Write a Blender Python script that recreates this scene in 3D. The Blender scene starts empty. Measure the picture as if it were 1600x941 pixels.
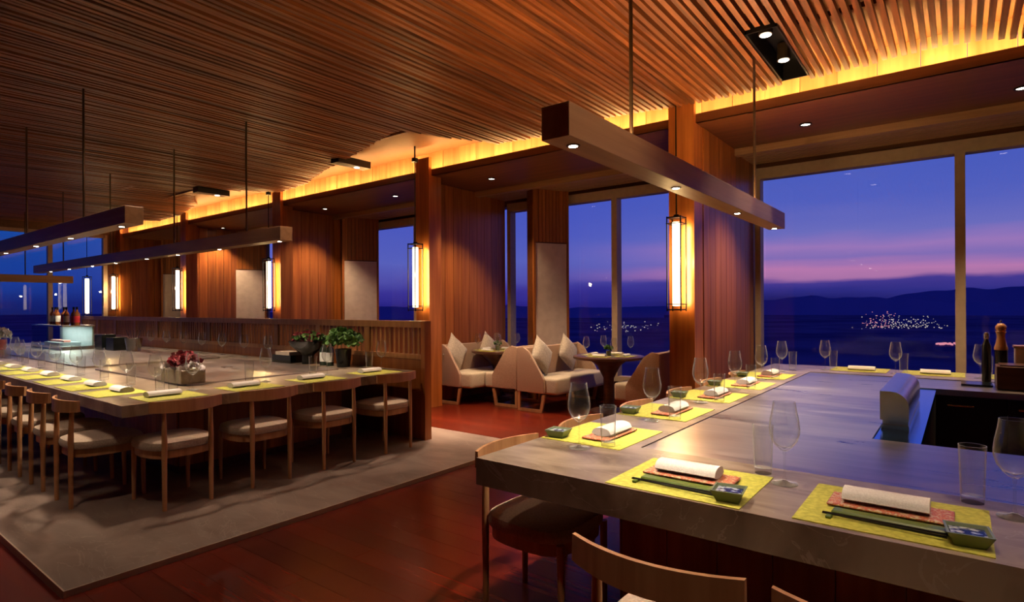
import bpy, bmesh, math, random
from mathutils import Vector, Matrix
random.seed(7)
D = bpy.data
COL = bpy.context.scene.collection
SC = bpy.context.scene
PI = math.pi

# ------------------------------------------------------------------ camera
FPX = 911.0
YAW = math.atan(700 / FPX)
cam = D.cameras.new('camera'); cam_o = D.objects.new('camera', cam); COL.objects.link(cam_o)
cam.sensor_width = 36; cam.lens = FPX / 1600 * 36
cam.shift_y = 9.5 / 1600
cam.clip_end = 20000; cam.clip_start = 0.05
roll = math.atan(0.0053)
cam_o.matrix_world = (Matrix.Translation((0, 0, 1.4)) @ Matrix.Rotation(YAW, 4, 'Z')
                      @ Matrix.Rotation(PI / 2, 4, 'X') @ Matrix.Rotation(-roll, 4, 'Z'))
SC.camera = cam_o

# ------------------------------------------------------------------ view
SC.view_settings.view_transform = 'Standard'
SC.view_settings.look = 'None'
SC.view_settings.gamma = 1
SC.view_settings.use_curve_mapping = False
SC.view_settings.exposure = 0.0
SC.cycles.max_bounces = 8
SC.cycles.transparent_max_bounces = 24
SC.cycles.sample_clamp_indirect = 4
SC.cycles.use_denoising = True
SC.cycles.caustics_reflective = False
SC.cycles.caustics_refractive = False


def lin(r, g, b):
    f = lambda c: (c / 255 / 12.92) if c <= 10 else ((c / 255 + .055) / 1.055) ** 2.4
    return (f(r), f(g), f(b), 1)


# ------------------------------------------------------------------ world: dusk sky
W = D.worlds.new('dusk_sky'); SC.world = W; W.use_nodes = True
nt = W.node_tree; N = nt.nodes; L = nt.links
for n in list(N): N.remove(n)
out = N.new('ShaderNodeOutputWorld'); bg = N.new('ShaderNodeBackground')
bg.inputs['Strength'].default_value = 1.0
L.new(bg.outputs[0], out.inputs[0])
tc = N.new('ShaderNodeTexCoord'); sep = N.new('ShaderNodeSeparateXYZ'); L.new(tc.outputs['Generated'], sep.inputs[0])
mp = N.new('ShaderNodeMapping'); mp.inputs['Scale'].default_value = (2.2, 2.2, 16)
L.new(tc.outputs['Generated'], mp.inputs[0])
nz = N.new('ShaderNodeTexNoise'); nz.inputs['Scale'].default_value = 2.2; nz.inputs['Detail'].default_value = 6
L.new(mp.outputs[0], nz.inputs['Vector'])


def mth(op, a, b=None, c=None, tree=None):
    tr = tree or nt
    n = tr.nodes.new('ShaderNodeMath'); n.operation = op
    for i, x in enumerate((a, b, c)):
        if x is None: continue
        if isinstance(x, (int, float)): n.inputs[i].default_value = x
        else: tr.links.new(x, n.inputs[i])
    return n.outputs[0]


nn = mth('SUBTRACT', nz.outputs[0], 0.5)
el = mth('ADD', mth('SUBTRACT', sep.outputs[2], .006), mth('MULTIPLY', nn, 0.03))


def ramp(stops, fac, tree=None, interp='LINEAR'):
    tr = tree or nt
    r = tr.nodes.new('ShaderNodeValToRGB'); r.color_ramp.interpolation = interp
    e = r.color_ramp.elements
    while len(e) > 1: e.remove(e[-1])
    e[0].position, e[0].color = stops[0]
    for p, c in stops[1:]:
        x = e.new(p); x.color = c
    tr.links.new(fac, r.inputs[0])
    return r.outputs[0]


fz = mth('ADD', mth('MULTIPLY', el, 2.0), 0.1)           # elevation z -> (2z+.1)
pos = lambda z: 2 * z + .1
rA = ramp([(pos(-.04), lin(24, 20, 88)), (pos(0), lin(30, 30, 104)), (pos(.018), lin(48, 46, 132)), (pos(.030), lin(70, 58, 145)),
           (pos(.038), lin(176, 118, 170)), (pos(.048), lin(190, 124, 176)), (pos(.064), lin(134, 112, 184)),
           (pos(.082), lin(160, 122, 188)), (pos(.105), lin(112, 112, 192)), (pos(.15), lin(84, 98, 192)),
           (pos(.22), lin(72, 92, 190)), (pos(.44), lin(34, 50, 130))], fz)
rB = ramp([(pos(-.04), lin(26, 20, 96)), (pos(0), lin(42, 36, 132)), (pos(.02), lin(60, 52, 150)), (pos(.04), lin(84, 82, 172)),
           (pos(.07), lin(92, 100, 190)), (pos(.12), lin(80, 92, 192)), (pos(.2), lin(66, 84, 190)), (pos(.44), lin(28, 44, 120))], fz)
rC = ramp([(pos(-.04), lin(12, 16, 60)), (pos(0), lin(20, 34, 110)), (pos(.03), lin(28, 60, 150)), (pos(.1), lin(24, 72, 160)), (pos(.44), lin(14, 40, 100))], fz)
az = mth('ARCTAN2', sep.outputs[0], sep.outputs[1])       # 0 at +Y, negative to the left


def smooth(x, a, b):
    n = N.new('ShaderNodeMapRange'); n.interpolation_type = 'SMOOTHSTEP'
    L.new(x, n.inputs[0]); n.inputs[1].default_value = a; n.inputs[2].default_value = b
    return n.outputs[0]


def mix(fac, a, b, tree=None):
    tr = tree or nt
    m = tr.nodes.new('ShaderNodeMix'); m.data_type = 'RGBA'
    tr.links.new(fac, m.inputs[0])
    for i, x in ((6, a), (7, b)):
        if isinstance(x, tuple): m.inputs[i].default_value = x
        else: tr.links.new(x, m.inputs[i])
    return m.outputs[2]


m1 = mix(smooth(az, -.62, -.22), rB, rA)
m2 = mix(smooth(az, -1.35, -1.05), rC, m1)
L.new(m2, bg.inputs['Color'])

# ------------------------------------------------------------------ materials
MATS = {}


def base(name):
    m = D.materials.new(name); m.use_nodes = True
    MATS[name] = m
    return m, m.node_tree, m.node_tree.nodes['Principled BSDF']


def plain(name, col, rough=.5, metal=0, emit=None, es=0, spec=.5):
    m, t, b = base(name)
    # faint surface mottling so nothing is a flat colour
    tcx = t.nodes.new('ShaderNodeTexCoord'); n = t.nodes.new('ShaderNodeTexNoise'); n.inputs['Scale'].default_value = 14
    t.links.new(tcx.outputs['Object'], n.inputs['Vector'])
    d = tuple(c * .82 for c in col[:3]) + (1,)
    c = mix(n.outputs[0], d, tuple(min(1, c * 1.12) for c in col[:3]) + (1,), t)
    t.links.new(c, b.inputs['Base Color'])
    b.inputs['Roughness'].default_value = rough; b.inputs['Metallic'].default_value = metal
    b.inputs['Specular IOR Level'].default_value = spec
    if emit:
        b.inputs['Emission Color'].default_value = emit; b.inputs['Emission Strength'].default_value = es
    return m


def wood(name, dark, light, axis='Y', rough=.4, fine=30, vary=.35):
    m, t, b = base(name)
    tcx = t.nodes.new('ShaderNodeTexCoord'); oi = t.nodes.new('ShaderNodeObjectInfo')
    mp = t.nodes.new('ShaderNodeMapping')
    s = [fine, fine, fine]; s['XYZ'.index(axis)] = fine * .05
    mp.inputs['Scale'].default_value = s
    t.links.new(tcx.outputs['Object'], mp.inputs[0])
    off = t.nodes.new('ShaderNodeCombineXYZ')
    for i in range(3): t.links.new(mth('MULTIPLY', oi.outputs['Random'], 37.0 + 11 * i, tree=t), off.inputs[i])
    t.links.new(off.outputs[0], mp.inputs['Location'])
    n = t.nodes.new('ShaderNodeTexNoise'); n.inputs['Scale'].default_value = 1.0; n.inputs['Detail'].default_value = 5
    n.inputs['Distortion'].default_value = .6
    t.links.new(mp.outputs[0], n.inputs['Vector'])
    c = ramp([(.3, dark), (.7, light)], n.outputs[0], t)
    hv = t.nodes.new('ShaderNodeHueSaturation'); t.links.new(c, hv.inputs['Color'])
    v = mth('ADD', mth('MULTIPLY', oi.outputs['Random'], vary, tree=t), 1 - vary / 2, tree=t)
    t.links.new(v, hv.inputs['Value'])
    t.links.new(hv.outputs[0], b.inputs['Base Color'])
    b.inputs['Roughness'].default_value = rough
    bp = t.nodes.new('ShaderNodeBump'); bp.inputs['Strength'].default_value = .12; bp.inputs['Distance'].default_value = .002
    t.links.new(n.outputs[0], bp.inputs['Height']); t.links.new(bp.outputs[0], b.inputs['Normal'])
    return m


def stone(name, a, bcol, vein, rough=.3, scale=3.0):
    m, t, b = base(name)
    tcx = t.nodes.new('ShaderNodeTexCoord')
    n = t.nodes.new('ShaderNodeTexNoise'); n.inputs['Scale'].default_value = scale; n.inputs['Detail'].default_value = 9
    n.inputs['Distortion'].default_value = 1.2
    mp = t.nodes.new('ShaderNodeMapping'); mp.inputs['Scale'].default_value = (1, 2.2, 1); mp.inputs['Rotation'].default_value = (0, 0, .5)
    t.links.new(tcx.outputs['Object'], mp.inputs[0]); t.links.new(mp.outputs[0], n.inputs['Vector'])
    c = ramp([(.32, a), (.62, bcol)], n.outputs[0], t)
    n2 = t.nodes.new('ShaderNodeTexNoise'); n2.inputs['Scale'].default_value = scale * .7; n2.inputs['Detail'].default_value = 6
    n2.inputs['Distortion'].default_value = 2.5
    t.links.new(mp.outputs[0], n2.inputs['Vector'])
    v = mth('ABSOLUTE', mth('SUBTRACT', n2.outputs[0], .5, tree=t), tree=t)
    vf = mth('MULTIPLY', mth('LESS_THAN', v, .005, tree=t), .4, tree=t)
    c = mix(vf, c, vein, t)
    t.links.new(c, b.inputs['Base Color']); b.inputs['Roughness'].default_value = rough
    return m


def fabric(name, a, bcol, rough=.9, scale=120):
    m, t, b = base(name)
    tcx = t.nodes.new('ShaderNodeTexCoord')
    n = t.nodes.new('ShaderNodeTexNoise'); n.inputs['Scale'].default_value = scale; n.inputs['Detail'].default_value = 3
    t.links.new(tcx.outputs['Object'], n.inputs['Vector'])
    t.links.new(ramp([(.35, a), (.65, bcol)], n.outputs[0], t), b.inputs['Base Color'])
    b.inputs['Roughness'].default_value = rough
    b.inputs['Sheen Weight'].default_value = .2
    bp = t.nodes.new('ShaderNodeBump'); bp.inputs['Strength'].default_value = .25; bp.inputs['Distance'].default_value = .002
    t.links.new(n.outputs[0], bp.inputs['Height']); t.links.new(bp.outputs[0], b.inputs['Normal'])
    return m


def glassy(name, tint=(1, 1, 1, 1), ior=1.5, rough=.01, edge=0.0):
    m, t, b = base(name)
    t.nodes.remove(b)
    o = t.nodes['Material Output']
    tr = t.nodes.new('ShaderNodeBsdfTransparent'); tr.inputs[0].default_value = tint
    gl = t.nodes.new('ShaderNodeBsdfGlossy'); gl.inputs['Roughness'].default_value = rough
    if edge:                                     # thick rims of real glass gather light: a pale sheen at grazing angles
        p = t.nodes.new('ShaderNodeBsdfPrincipled'); p.inputs['Base Color'].default_value = (.9, .9, .86, 1)
        p.inputs['Roughness'].default_value = .12; p.inputs['Transmission Weight'].default_value = 0
    lw = t.nodes.new('ShaderNodeLayerWeight'); lw.inputs[0].default_value = .5      # facing = 1 - cos
    f0 = ((ior - 1) / (ior + 1)) ** 2
    f = mth('ADD', mth('MULTIPLY', mth('POWER', lw.outputs[1], 5.0 if not edge else 4.0, tree=t), (1 - f0) if not edge else edge, tree=t), f0 if not edge else .006, tree=t)
    f = mth('MINIMUM', f, 1.0, tree=t)
    ms = t.nodes.new('ShaderNodeMixShader'); t.links.new(f, ms.inputs[0])
    t.links.new(tr.outputs[0], ms.inputs[1]); t.links.new((p if edge else gl).outputs[0], ms.inputs[2])
    if edge:
        m2_ = t.nodes.new('ShaderNodeMixShader'); m2_.inputs[0].default_value = .05
        t.links.new(ms.outputs[0], m2_.inputs[1]); t.links.new(gl.outputs[0], m2_.inputs[2]); ms = m2_
    t.links.new(ms.outputs[0], o.inputs[0])
    return m


def emis(name, col, s):
    m, t, b = base(name)
    t.nodes.remove(b); e = t.nodes.new('ShaderNodeEmission'); e.inputs[0].default_value = col; e.inputs[1].default_value = s
    t.links.new(e.outputs[0], t.nodes['Material Output'].inputs[0])
    return m


wood('slat_wood', (.085, .022, .006, 1), (.33, .098, .026, 1), 'Y', .45, 22, .5)
wood('wall_wood', (.26, .070, .014, 1), (.46, .150, .032, 1), 'Z', .35, 16, .35)
wood('dark_wood', (.10, .030, .010, 1), (.17, .055, .018, 1), 'X', .4, 16, .25)
wood('fascia_wood', (.44, .23, .09, 1), (.66, .40, .18, 1), 'Z', .5, 10, .45)
wood('floor_wood', (.07, .006, .002, 1), (.13, .013, .004, 1), 'X', .26, 30, .6)
wood('oak', (.42, .20, .085, 1), (.60, .32, .15, 1), 'Z', .38, 20, .12)
wood('beam_wood', (.38, .21, .11, 1), (.50, .29, .16, 1), 'Y', .42, 18, .1)
wood('beam_wood_x', (.30, .155, .075, 1), (.42, .23, .12, 1), 'X', .42, 18, .1)
wood('screen_wood', (.30, .13, .045, 1), (.45, .21, .08, 1), 'Z', .4, 18, .3)
wood('mill_wood', (.55, .25, .10, 1), (.72, .38, .16, 1), 'Z', .25, 20, .1)
wood('walnut', (.07, .03, .018, 1), (.14, .06, .035, 1), 'X', .35, 20, .2)
stone('counter_stone', (.125, .085, .055, 1), (.33, .26, .195, 1), (.44, .37, .30, 1), .28, 2.6)
stone('platform_stone', (.14, .095, .080, 1), (.25, .185, .155, 1), (.36, .29, .24, 1), .35, 1.6)
plain('black_metal', (.012, .011, .012, 1), .35, .6)
plain('bronze', (.10, .06, .035, 1), .35, .8)
plain('frame_bronze', (.48, .36, .26, 1), .45, 0)
plain('steel', (.62, .60, .58, 1), .22, 1)
plain('sky_tint_steel', (.16, .50, 1.0, 1), .16, 1)  # steel tinted blue, the sky's reflection put into its colour
plain('chef_black', (.012, .014, .02, 1), .3)
plain('void_dark', (.05, .018, .007, 1), .7)
plain('smooth_ceiling', (.22, .085, .03, 1), .6)
fabric('seat_fabric', (.40, .30, .22, 1), (.52, .41, .32, 1))
fabric('cream_fabric', (.52, .42, .31, 1), (.66, .56, .44, 1))
fabric('tan_fabric', (.40, .25, .17, 1), (.52, .34, .24, 1))
fabric('cushion_fabric', (.50, .41, .32, 1), (.68, .58, .48, 1), .9, 60)
fabric('napkin_fabric', (.74, .70, .68, 1), (.86, .83, .80, 1), .9, 200)
fabric('panel_fabric', (.66, .52, .43, 1), (.74, .60, .50, 1), .8, 8)
fabric('placemat_green', (.42, .43, .03, 1), (.64, .62, .09, 1), .6, 55)
fabric('white_petal', (.80, .72, .74, 1), (.92, .88, .90, 1), .7, 40)
fabric('red_petal', (.14, .004, .012, 1), (.34, .010, .03, 1), .6, 40)
fabric('leaf_green', (.03, .09, .012, 1), (.12, .28, .04, 1), .6, 30)
plain('lime_dish', (.10, .16, .015, 1), .3)
plain('celadon', (.20, .25, .16, 1), .2)
plain('ink_blue', (.02, .03, .12, 1), .2)
plain('lacquer_black', (.01, .012, .012, 1), .2)
plain('white_paper', (.80, .78, .74, 1), .6)
plain('red_label', (.55, .03, .04, 1), .4)
plain('dark_bottle', (.02, .03, .02, 1), .12)
plain('amber_bottle', (.22, .07, .02, 1), .12)
plain('pink_fish', (.75, .25, .2, 1), .4)
plain('ice', (.6, .62, .66, 1), .3)
plain('tray_tan', (.58, .46, .36, 1), .5)
plain('red_tray', (.30, .05, .03, 1), .35)
glassy('clear_glass', (.98, .985, .98, 1), 1.5, .10, 1.0)
glassy('window_glass', (.97, .98, 1, 1), 1.35, .004, 0)
glassy('case_glass', (.86, .95, .90, 1), 1.5, .01)
emis('cove_led', (1, .58, .17, 1), 14)
emis('lantern_glow', (1, .80, .50, 1), 5.5)
emis('spot_glow', (1, .84, .66, 1), 60)
emis('down_glow', (1, .80, .62, 1), 14)

# patterned tray (red and gold brocade print)
m, t, b = base('brocade')
tcx = t.nodes.new('ShaderNodeTexCoord'); v = t.nodes.new('ShaderNodeTexVoronoi'); v.inputs['Scale'].default_value = 90
t.links.new(tcx.outputs['Object'], v.inputs['Vector'])
t.links.new(ramp([(.2, (.65, .30, .12, 1)), (.45, (.45, .04, .03, 1)), (.75, (.62, .48, .30, 1))], v.outputs['Distance'], t), b.inputs['Base Color'])
b.inputs['Roughness'].default_value = .4
# blue and white glaze
m, t, b = base('blue_white')
tcx = t.nodes.new('ShaderNodeTexCoord'); v = t.nodes.new('ShaderNodeTexNoise'); v.inputs['Scale'].default_value = 45
t.links.new(tcx.outputs['Object'], v.inputs['Vector'])
t.links.new(ramp([(.42, (.015, .03, .16, 1)), (.6, (.5, .56, .6, 1))], v.outputs[0], t), b.inputs['Base Color'])
b.inputs['Roughness'].default_value = .15
# brushed griddle steel
m, t, b = base('griddle')
tcx = t.nodes.new('ShaderNodeTexCoord'); mp = t.nodes.new('ShaderNodeMapping'); mp.inputs['Scale'].default_value = (.5, 3.5, 1)
mp.inputs['Rotation'].default_value = (0, 0, -.12)
t.links.new(tcx.outputs['Object'], mp.inputs[0])
v = t.nodes.new('ShaderNodeTexNoise'); v.inputs['Scale'].default_value = 3; v.inputs['Detail'].default_value = 8; v.inputs['Distortion'].default_value = .8
t.links.new(mp.outputs[0], v.inputs['Vector'])
t.links.new(ramp([(.3, (.50, .44, .42, 1)), (.7, (.70, .62, .58, 1))], v.outputs[0], t), b.inputs['Base Color'])
b.inputs['Metallic'].default_value = 1
t.links.new(ramp([(.3, (.27, .27, .27, 1)), (.7, (.34, .34, .34, 1))], v.outputs[0], t), b.inputs['Roughness'])
# water and far land
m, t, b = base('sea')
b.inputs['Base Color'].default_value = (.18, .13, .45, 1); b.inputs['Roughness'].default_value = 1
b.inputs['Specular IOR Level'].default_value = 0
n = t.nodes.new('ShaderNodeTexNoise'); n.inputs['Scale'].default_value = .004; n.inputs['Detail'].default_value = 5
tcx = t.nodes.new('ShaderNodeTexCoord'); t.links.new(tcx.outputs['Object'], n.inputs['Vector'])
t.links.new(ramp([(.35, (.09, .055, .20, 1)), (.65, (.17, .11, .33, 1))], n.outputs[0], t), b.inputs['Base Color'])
m, t, b = base('far_ridge')
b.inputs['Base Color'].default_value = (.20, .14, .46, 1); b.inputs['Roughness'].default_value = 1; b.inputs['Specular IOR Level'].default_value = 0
emis('city_white', (1, .85, .8, 1), .7)
emis('city_pink', (1, .35, .45, 1), .8)


# ------------------------------------------------------------------ mesh helpers
def BM(): return bmesh.new()


def box(bm, x0, x1, y0, y1, z0, z1, rot=None, piv=(0, 0, 0)):
    r = bmesh.ops.create_cube(bm, size=1)
    M = Matrix.Translation(((x0 + x1) / 2, (y0 + y1) / 2, (z0 + z1) / 2)) @ Matrix.Diagonal((abs(x1 - x0), abs(y1 - y0), abs(z1 - z0), 1))
    if rot is not None:
        M = Matrix.Translation(piv) @ rot.to_4x4() @ Matrix.Translation(-Vector(piv)) @ M
    bmesh.ops.transform(bm, matrix=M, verts=r['verts'])
    return r['verts']


def bevel(bm, w, seg=2):
    bmesh.ops.bevel(bm, geom=[e for e in bm.edges], offset=w, segments=seg, affect='EDGES', profile=.6)


def rod(bm, p, q, r0, r1=None, n=12):
    p, q = Vector(p), Vector(q); d = q - p
    r1 = r0 if r1 is None else r1
    M = Matrix.Translation((p + q) / 2) @ d.to_track_quat('Z', 'Y').to_matrix().to_4x4()
    return bmesh.ops.create_cone(bm, cap_ends=True, segments=n, radius1=r0, radius2=r1, depth=d.length, matrix=M)['verts']


def lathe(bm, prof, n=24, c=(0, 0, 0)):
    rings = []
    for r, z in prof:
        if r < 1e-5: rings.append([bm.verts.new((c[0], c[1], c[2] + z))])
        else: rings.append([bm.verts.new((c[0] + r * math.cos(2 * PI * k / n), c[1] + r * math.sin(2 * PI * k / n), c[2] + z)) for k in range(n)])
    for a, b in zip(rings, rings[1:]):
        for k in range(n):
            k2 = (k + 1) % n
            if len(a) == 1 and len(b) == 1: continue
            if len(a) == 1: bm.faces.new((a[0], b[k2], b[k]))
            elif len(b) == 1: bm.faces.new((a[k], a[k2], b[0]))
            else: bm.faces.new((a[k], a[k2], b[k2], b[k]))


def prism(bm, pts, axis, a, b):
    """extrude 2-D polygon along an axis; pts are the two other coordinates in order"""
    def mk(p, v):
        return {'X': (v, p[0], p[1]), 'Y': (p[0], v, p[1]), 'Z': (p[0], p[1], v)}[axis]
    A = [bm.verts.new(mk(p, a)) for p in pts]; B = [bm.verts.new(mk(p, b)) for p in pts]
    bm.faces.new(A); bm.faces.new(B[::-1])
    k = len(pts)
    for i in range(k): bm.faces.new((A[i], B[i], B[(i + 1) % k], A[(i + 1) % k]))
    return A + B


def mesh(name, bm, mat, smooth=False):
    bmesh.ops.recalc_face_normals(bm, faces=bm.faces)
    me = D.meshes.new(name); bm.to_mesh(me); bm.free()
    me.materials.append(MATS[mat])
    if smooth:
        for p in me.polygons: p.use_smooth = True
        try: me.set_sharp_from_angle(angle=math.radians(40))
        except Exception: pass
    return me


def ob(name, me, parent=None, loc=(0, 0, 0), rz=0):
    o = D.objects.new(name, me); COL.objects.link(o)
    o.location = loc; o.rotation_euler = (0, 0, rz)
    if parent: o.parent = parent
    return o


def part(name, bm, mat, parent, smooth=False, loc=(0, 0, 0), rz=0, label=None):
    o = ob(name, mesh(name, bm, mat, smooth), parent, loc, rz)
    if label: o['label'] = label
    return o


def tag(o, label, cat, group=None, kind=None):
    o['label'] = label; o['category'] = cat
    if group: o['group'] = group
    if kind: o['kind'] = kind
    return o


def thing(name, label, cat, loc=(0, 0, 0), rz=0, group=None, kind=None):
    o = D.objects.new(name, None); COL.objects.link(o); o.empty_display_size = .1
    o.location = loc; o.rotation_euler = (0, 0, rz)
    return tag(o, label, cat, group, kind)


def struct(name, label=None, bm=None, mat=None, cat=None):
    o = D.objects.new(name, mesh(name, bm, mat) if bm else None); COL.objects.link(o)
    o['kind'] = 'structure'
    if label: o['label'] = label
    o['category'] = cat or name.split('_')[0]
    return o


def dup(src, loc, rz, label, group=None, scale=None):
    def cp(o, parent):
        c = o.copy(); COL.objects.link(c)
        if parent: c.parent = parent
        for ch in o.children: cp(ch, c)
        return c
    r = cp(src, None); r.location = loc; r.rotation_euler = (0, 0, rz)
    if scale: r.scale = scale
    r['label'] = label
    if group: r['group'] = group
    return r


class Kind:
    """one prototype; the first place() moves the prototype itself, later ones copy it"""
    def __init__(s, root): s.root = root; s.used = False

    def place(s, loc, rz, label, group=None):
        if not s.used:
            s.used = True; s.root.location = loc; s.root.rotation_euler = (0, 0, rz); s.root['label'] = label
            if group: s.root['group'] = group
            return s.root
        return dup(s.root, loc, rz, label, group)


def lamp(name, kind, loc, energy, col, parent=None, **k):
    l = D.lights.new(name, kind); l.energy = energy; l.color = col
    for a, v in k.items():
        if a != 'rot': setattr(l, a, v)
    o = D.objects.new(name, l); COL.objects.link(o); o.location = loc
    if 'rot' in k: o.rotation_euler = k['rot']
    if parent: o.parent = parent
    return o


# ------------------------------------------------------------------ layout constants
YW = 8.0          # window wall
YC = 5.8          # column line
XE = -17.4        # end window wall
ZS = 3.25         # lower ceiling
CX = [-2.37, -6.125, -9.88, -13.62, -17.35]   # left edges of the columns
CW = .265

# ------------------------------------------------------------------ floor
bm = BM(); box(bm, XE - .2, 3.6, -3.2, YW + .2, -.2, -.014)
fl = struct('floor', 'dark red wooden plank floor', bm, 'floor_wood')
pm = {}


def plank_mesh(Lp):
    if Lp not in pm:
        b_ = BM(); box(b_, -Lp / 2 + .001, Lp / 2 - .001, -.0742, .0742, -.0139, 0); pm[Lp] = mesh('plank', b_, 'floor_wood')
    return pm[Lp]


def plank_rows(x0, x1, y0, y1):
    y = y0 + .075; k = 0
    while y + .075 <= y1 + .001:
        x = x1; first = True
        while x > x0 + .01:
            Lp = (2.2, .8, 1.5)[k % 3] if first else 2.2
            first = False
            Lp = min(Lp, x - x0)
            if x - x0 - Lp < .3: Lp = x - x0
            Lp = round(Lp, 3)
            ob('plank', plank_mesh(Lp), fl, (x - Lp / 2, y, 0)); x -= Lp
        y += .15; k += 1


plank_rows(-3.45, 2.5, .09, 4.74)
plank_rows(-8.0, 2.5, 4.74, YW)

bm = BM()
prism(bm, [(-3.46, .92), (-3.46, 4.74), (-16.8, 4.74), (-16.8, .92)], 'Z', -.0138, .03)
pf = struct('platform', 'grey brown veined stone platform under the left counter', bm, 'platform_stone', 'platform')
bm = BM(); box(bm, -3.4595, -3.452, .92, 4.74, -.0138, .031); box(bm, -16.8, -3.452, .912, .9195, -.0138, .031)
part('edge_strip', bm, 'frame_bronze', pf)

# ------------------------------------------------------------------ walls
bm = BM(); box(bm, XE - .2, 3.6, -3.2, -3.0, -.2, 3.8)
struct('wall_back', 'dark wood wall behind the camera', bm, 'dark_wood')
bm = BM(); box(bm, 3.2, 3.4, -3.0, YW, -.2, 3.8)
struct('wall_right', 'dark wood side wall out of view', bm, 'dark_wood')
bm = BM(); box(bm, XE - .2, 3.4, YW - .02, YW + .2, -.2, .3); box(bm, XE - .2, 3.4, YW - .02, YW + .2, 3.14, 3.8)
struct('wall_window', 'low wood wall band below and above the windows', bm, 'dark_wood')
bm = BM(); box(bm, XE - .2, XE, -3.0, YW, -.2, .3); box(bm, XE - .2, XE, -3.0, YW, 3.3, 3.8); box(bm, XE - .2, XE, 5.55, YW, .3, 3.3)
struct('wall_end', 'far end wall around the blue windows', bm, 'dark_wood')

# ------------------------------------------------------------------ ceiling with slats
bm = BM(); box(bm, XE - .2, 3.4, -3.2, 6.02, 3.64, 3.8)
ce = struct('ceiling', 'timber slat ceiling over the dining room', bm, 'smooth_ceiling')
KX = [(3, 3.34), (.38, 3.36), (-.07, 3.43), (-.72, 3.40), (-1.38, 3.38), (-1.97, 3.38), (-2.94, 3.43), (-3.85, 3.39), (-4.74, 3.43), (-5.4, 3.50),
      (-6.7, 3.50), (-7.6, 3.52), (-8.3, 3.50), (-9.4, 3.43), (-9.9, 3.49), (-11, 3.58), (-11.7, 3.60), (-12.7, 3.56), (-13.4, 3.44), (-14.4, 3.41), (-15.1, 3.48), (-20, 3.48)]


def zs(x):
    for (a, za), (b, zb) in zip(KX, KX[1:]):
        if b <= x <= a: return za + (zb - za) * (a - x) / (a - b)
    return 3.45


def yend(x):
    if -8.7 < x <= -5.2: return 4.6 + (5.65 - 4.6) * (-5.2 - x) / 3.5
    if -5.2 < x < -4.55: return 4.6 + 1.05 * (x + 5.2) / .65
    if -12.6 < x < -10: return 5.65 - .5 * math.sin(PI * (x + 12.6) / 2.6)
    return 5.65


RECESS = (-1.24, -1.02, 4.40, 5.56)
pitch = .0665
for k in range(290):
    x = 1.05 - k * pitch
    if x < XE + .1: break
    ye = yend(x) + random.uniform(-.012, .012)
    bm = BM()
    ys = [-2.6, -.5, 1.0, 2.0, 3.0, 4.0, ye]
    if RECESS[0] < x < RECESS[1]: ys = [-2.6, -.5, 1.0, 2.0, 3.0, RECESS[2]]
    w = .0185; h = .05
    prev = None
    jit = random.uniform(-.008, .008)
    for y in ys:
        f = max(0, min(1, (y + 1) / 6.6)); f = f * f * (3 - 2 * f)
        z = 3.42 + (zs(x) - 3.42) * f + .035 * math.sin(x * .9 + y * .8) * (1 - f * .7) + jit
        cur = [bm.verts.new((a, y, z + b)) for a, b in ((-w, 0), (w, 0), (w, h), (-w, h))]
        if prev:
            for i in range(4): bm.faces.new((prev[i], prev[(i + 1) % 4], cur[(i + 1) % 4], cur[i]))
        else: bm.faces.new(cur)
        prev = cur
    bm.faces.new(prev[::-1])
    part('slat', bm, 'slat_wood', ce, loc=(x, 0, 0))
bm = BM()
for k in range(9): box(bm, XE + .1, 1.1, -1.9 + k * .85, -1.85 + k * .85, 3.56, 3.6)
part('cross_batten', bm, 'slat_wood', ce)
# the glowing cove: lower ceiling, lip, ledge, light strip and board fascia
bm = BM(); box(bm, XE, 3.2, YC, YW - .02, ZS, ZS + .05)
box(bm, XE, 3.2, YC, YC + .03, ZS, ZS + .09)
so = struct('trim_1', 'dark lower ceiling with cove ledge', bm, 'dark_wood')
bm = BM(); box(bm, XE, 3.2, YC + .06, YC + .10, ZS + .05, ZS + .07)
part('light_strip', bm, 'cove_led', so)
for i in range(4):
    xa = XE + .1 + i * 5.1
    lamp('cove_light', 'AREA', (xa + 2.5, YC + .09, ZS + .09), 50, (1, .54, .18), so, shape='RECTANGLE', size=5.0, size_y=.05, rot=(PI + math.radians(14), 0, 0))
fa = struct('trim_2', 'row of warm lit fascia boards in the cove', None, None)
bmb = BM(); box(bmb, -.153, .153, 6.0, 6.03, ZS + .05, 3.64); fb = mesh('board', bmb, 'fascia_wood')
for k in range(66): ob('board', fb, fa, (3.0 - .31 * k, random.uniform(-.006, .006), 0))
# timber slats of the blind recess over the windows
bl = struct('trim_3', 'horizontal timber slats over the windows', None, None)
bmb = BM(); box(bmb, XE + .1, 3.1, -.03, .03, 0, .03); bs = mesh('slat', bmb, 'beam_wood_x')
for k in range(7): ob('slat', bs, bl, (0, 7.28 + k * .085, 3.205))
bm = BM(); box(bm, XE + .1, 3.1, 7.05, 7.15, 3.17, 3.249); box(bm, XE + .1, 3.1, 7.19, 7.22, 3.19, 3.249)
part('rail', bm, 'beam_wood_x', bl)


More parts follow.
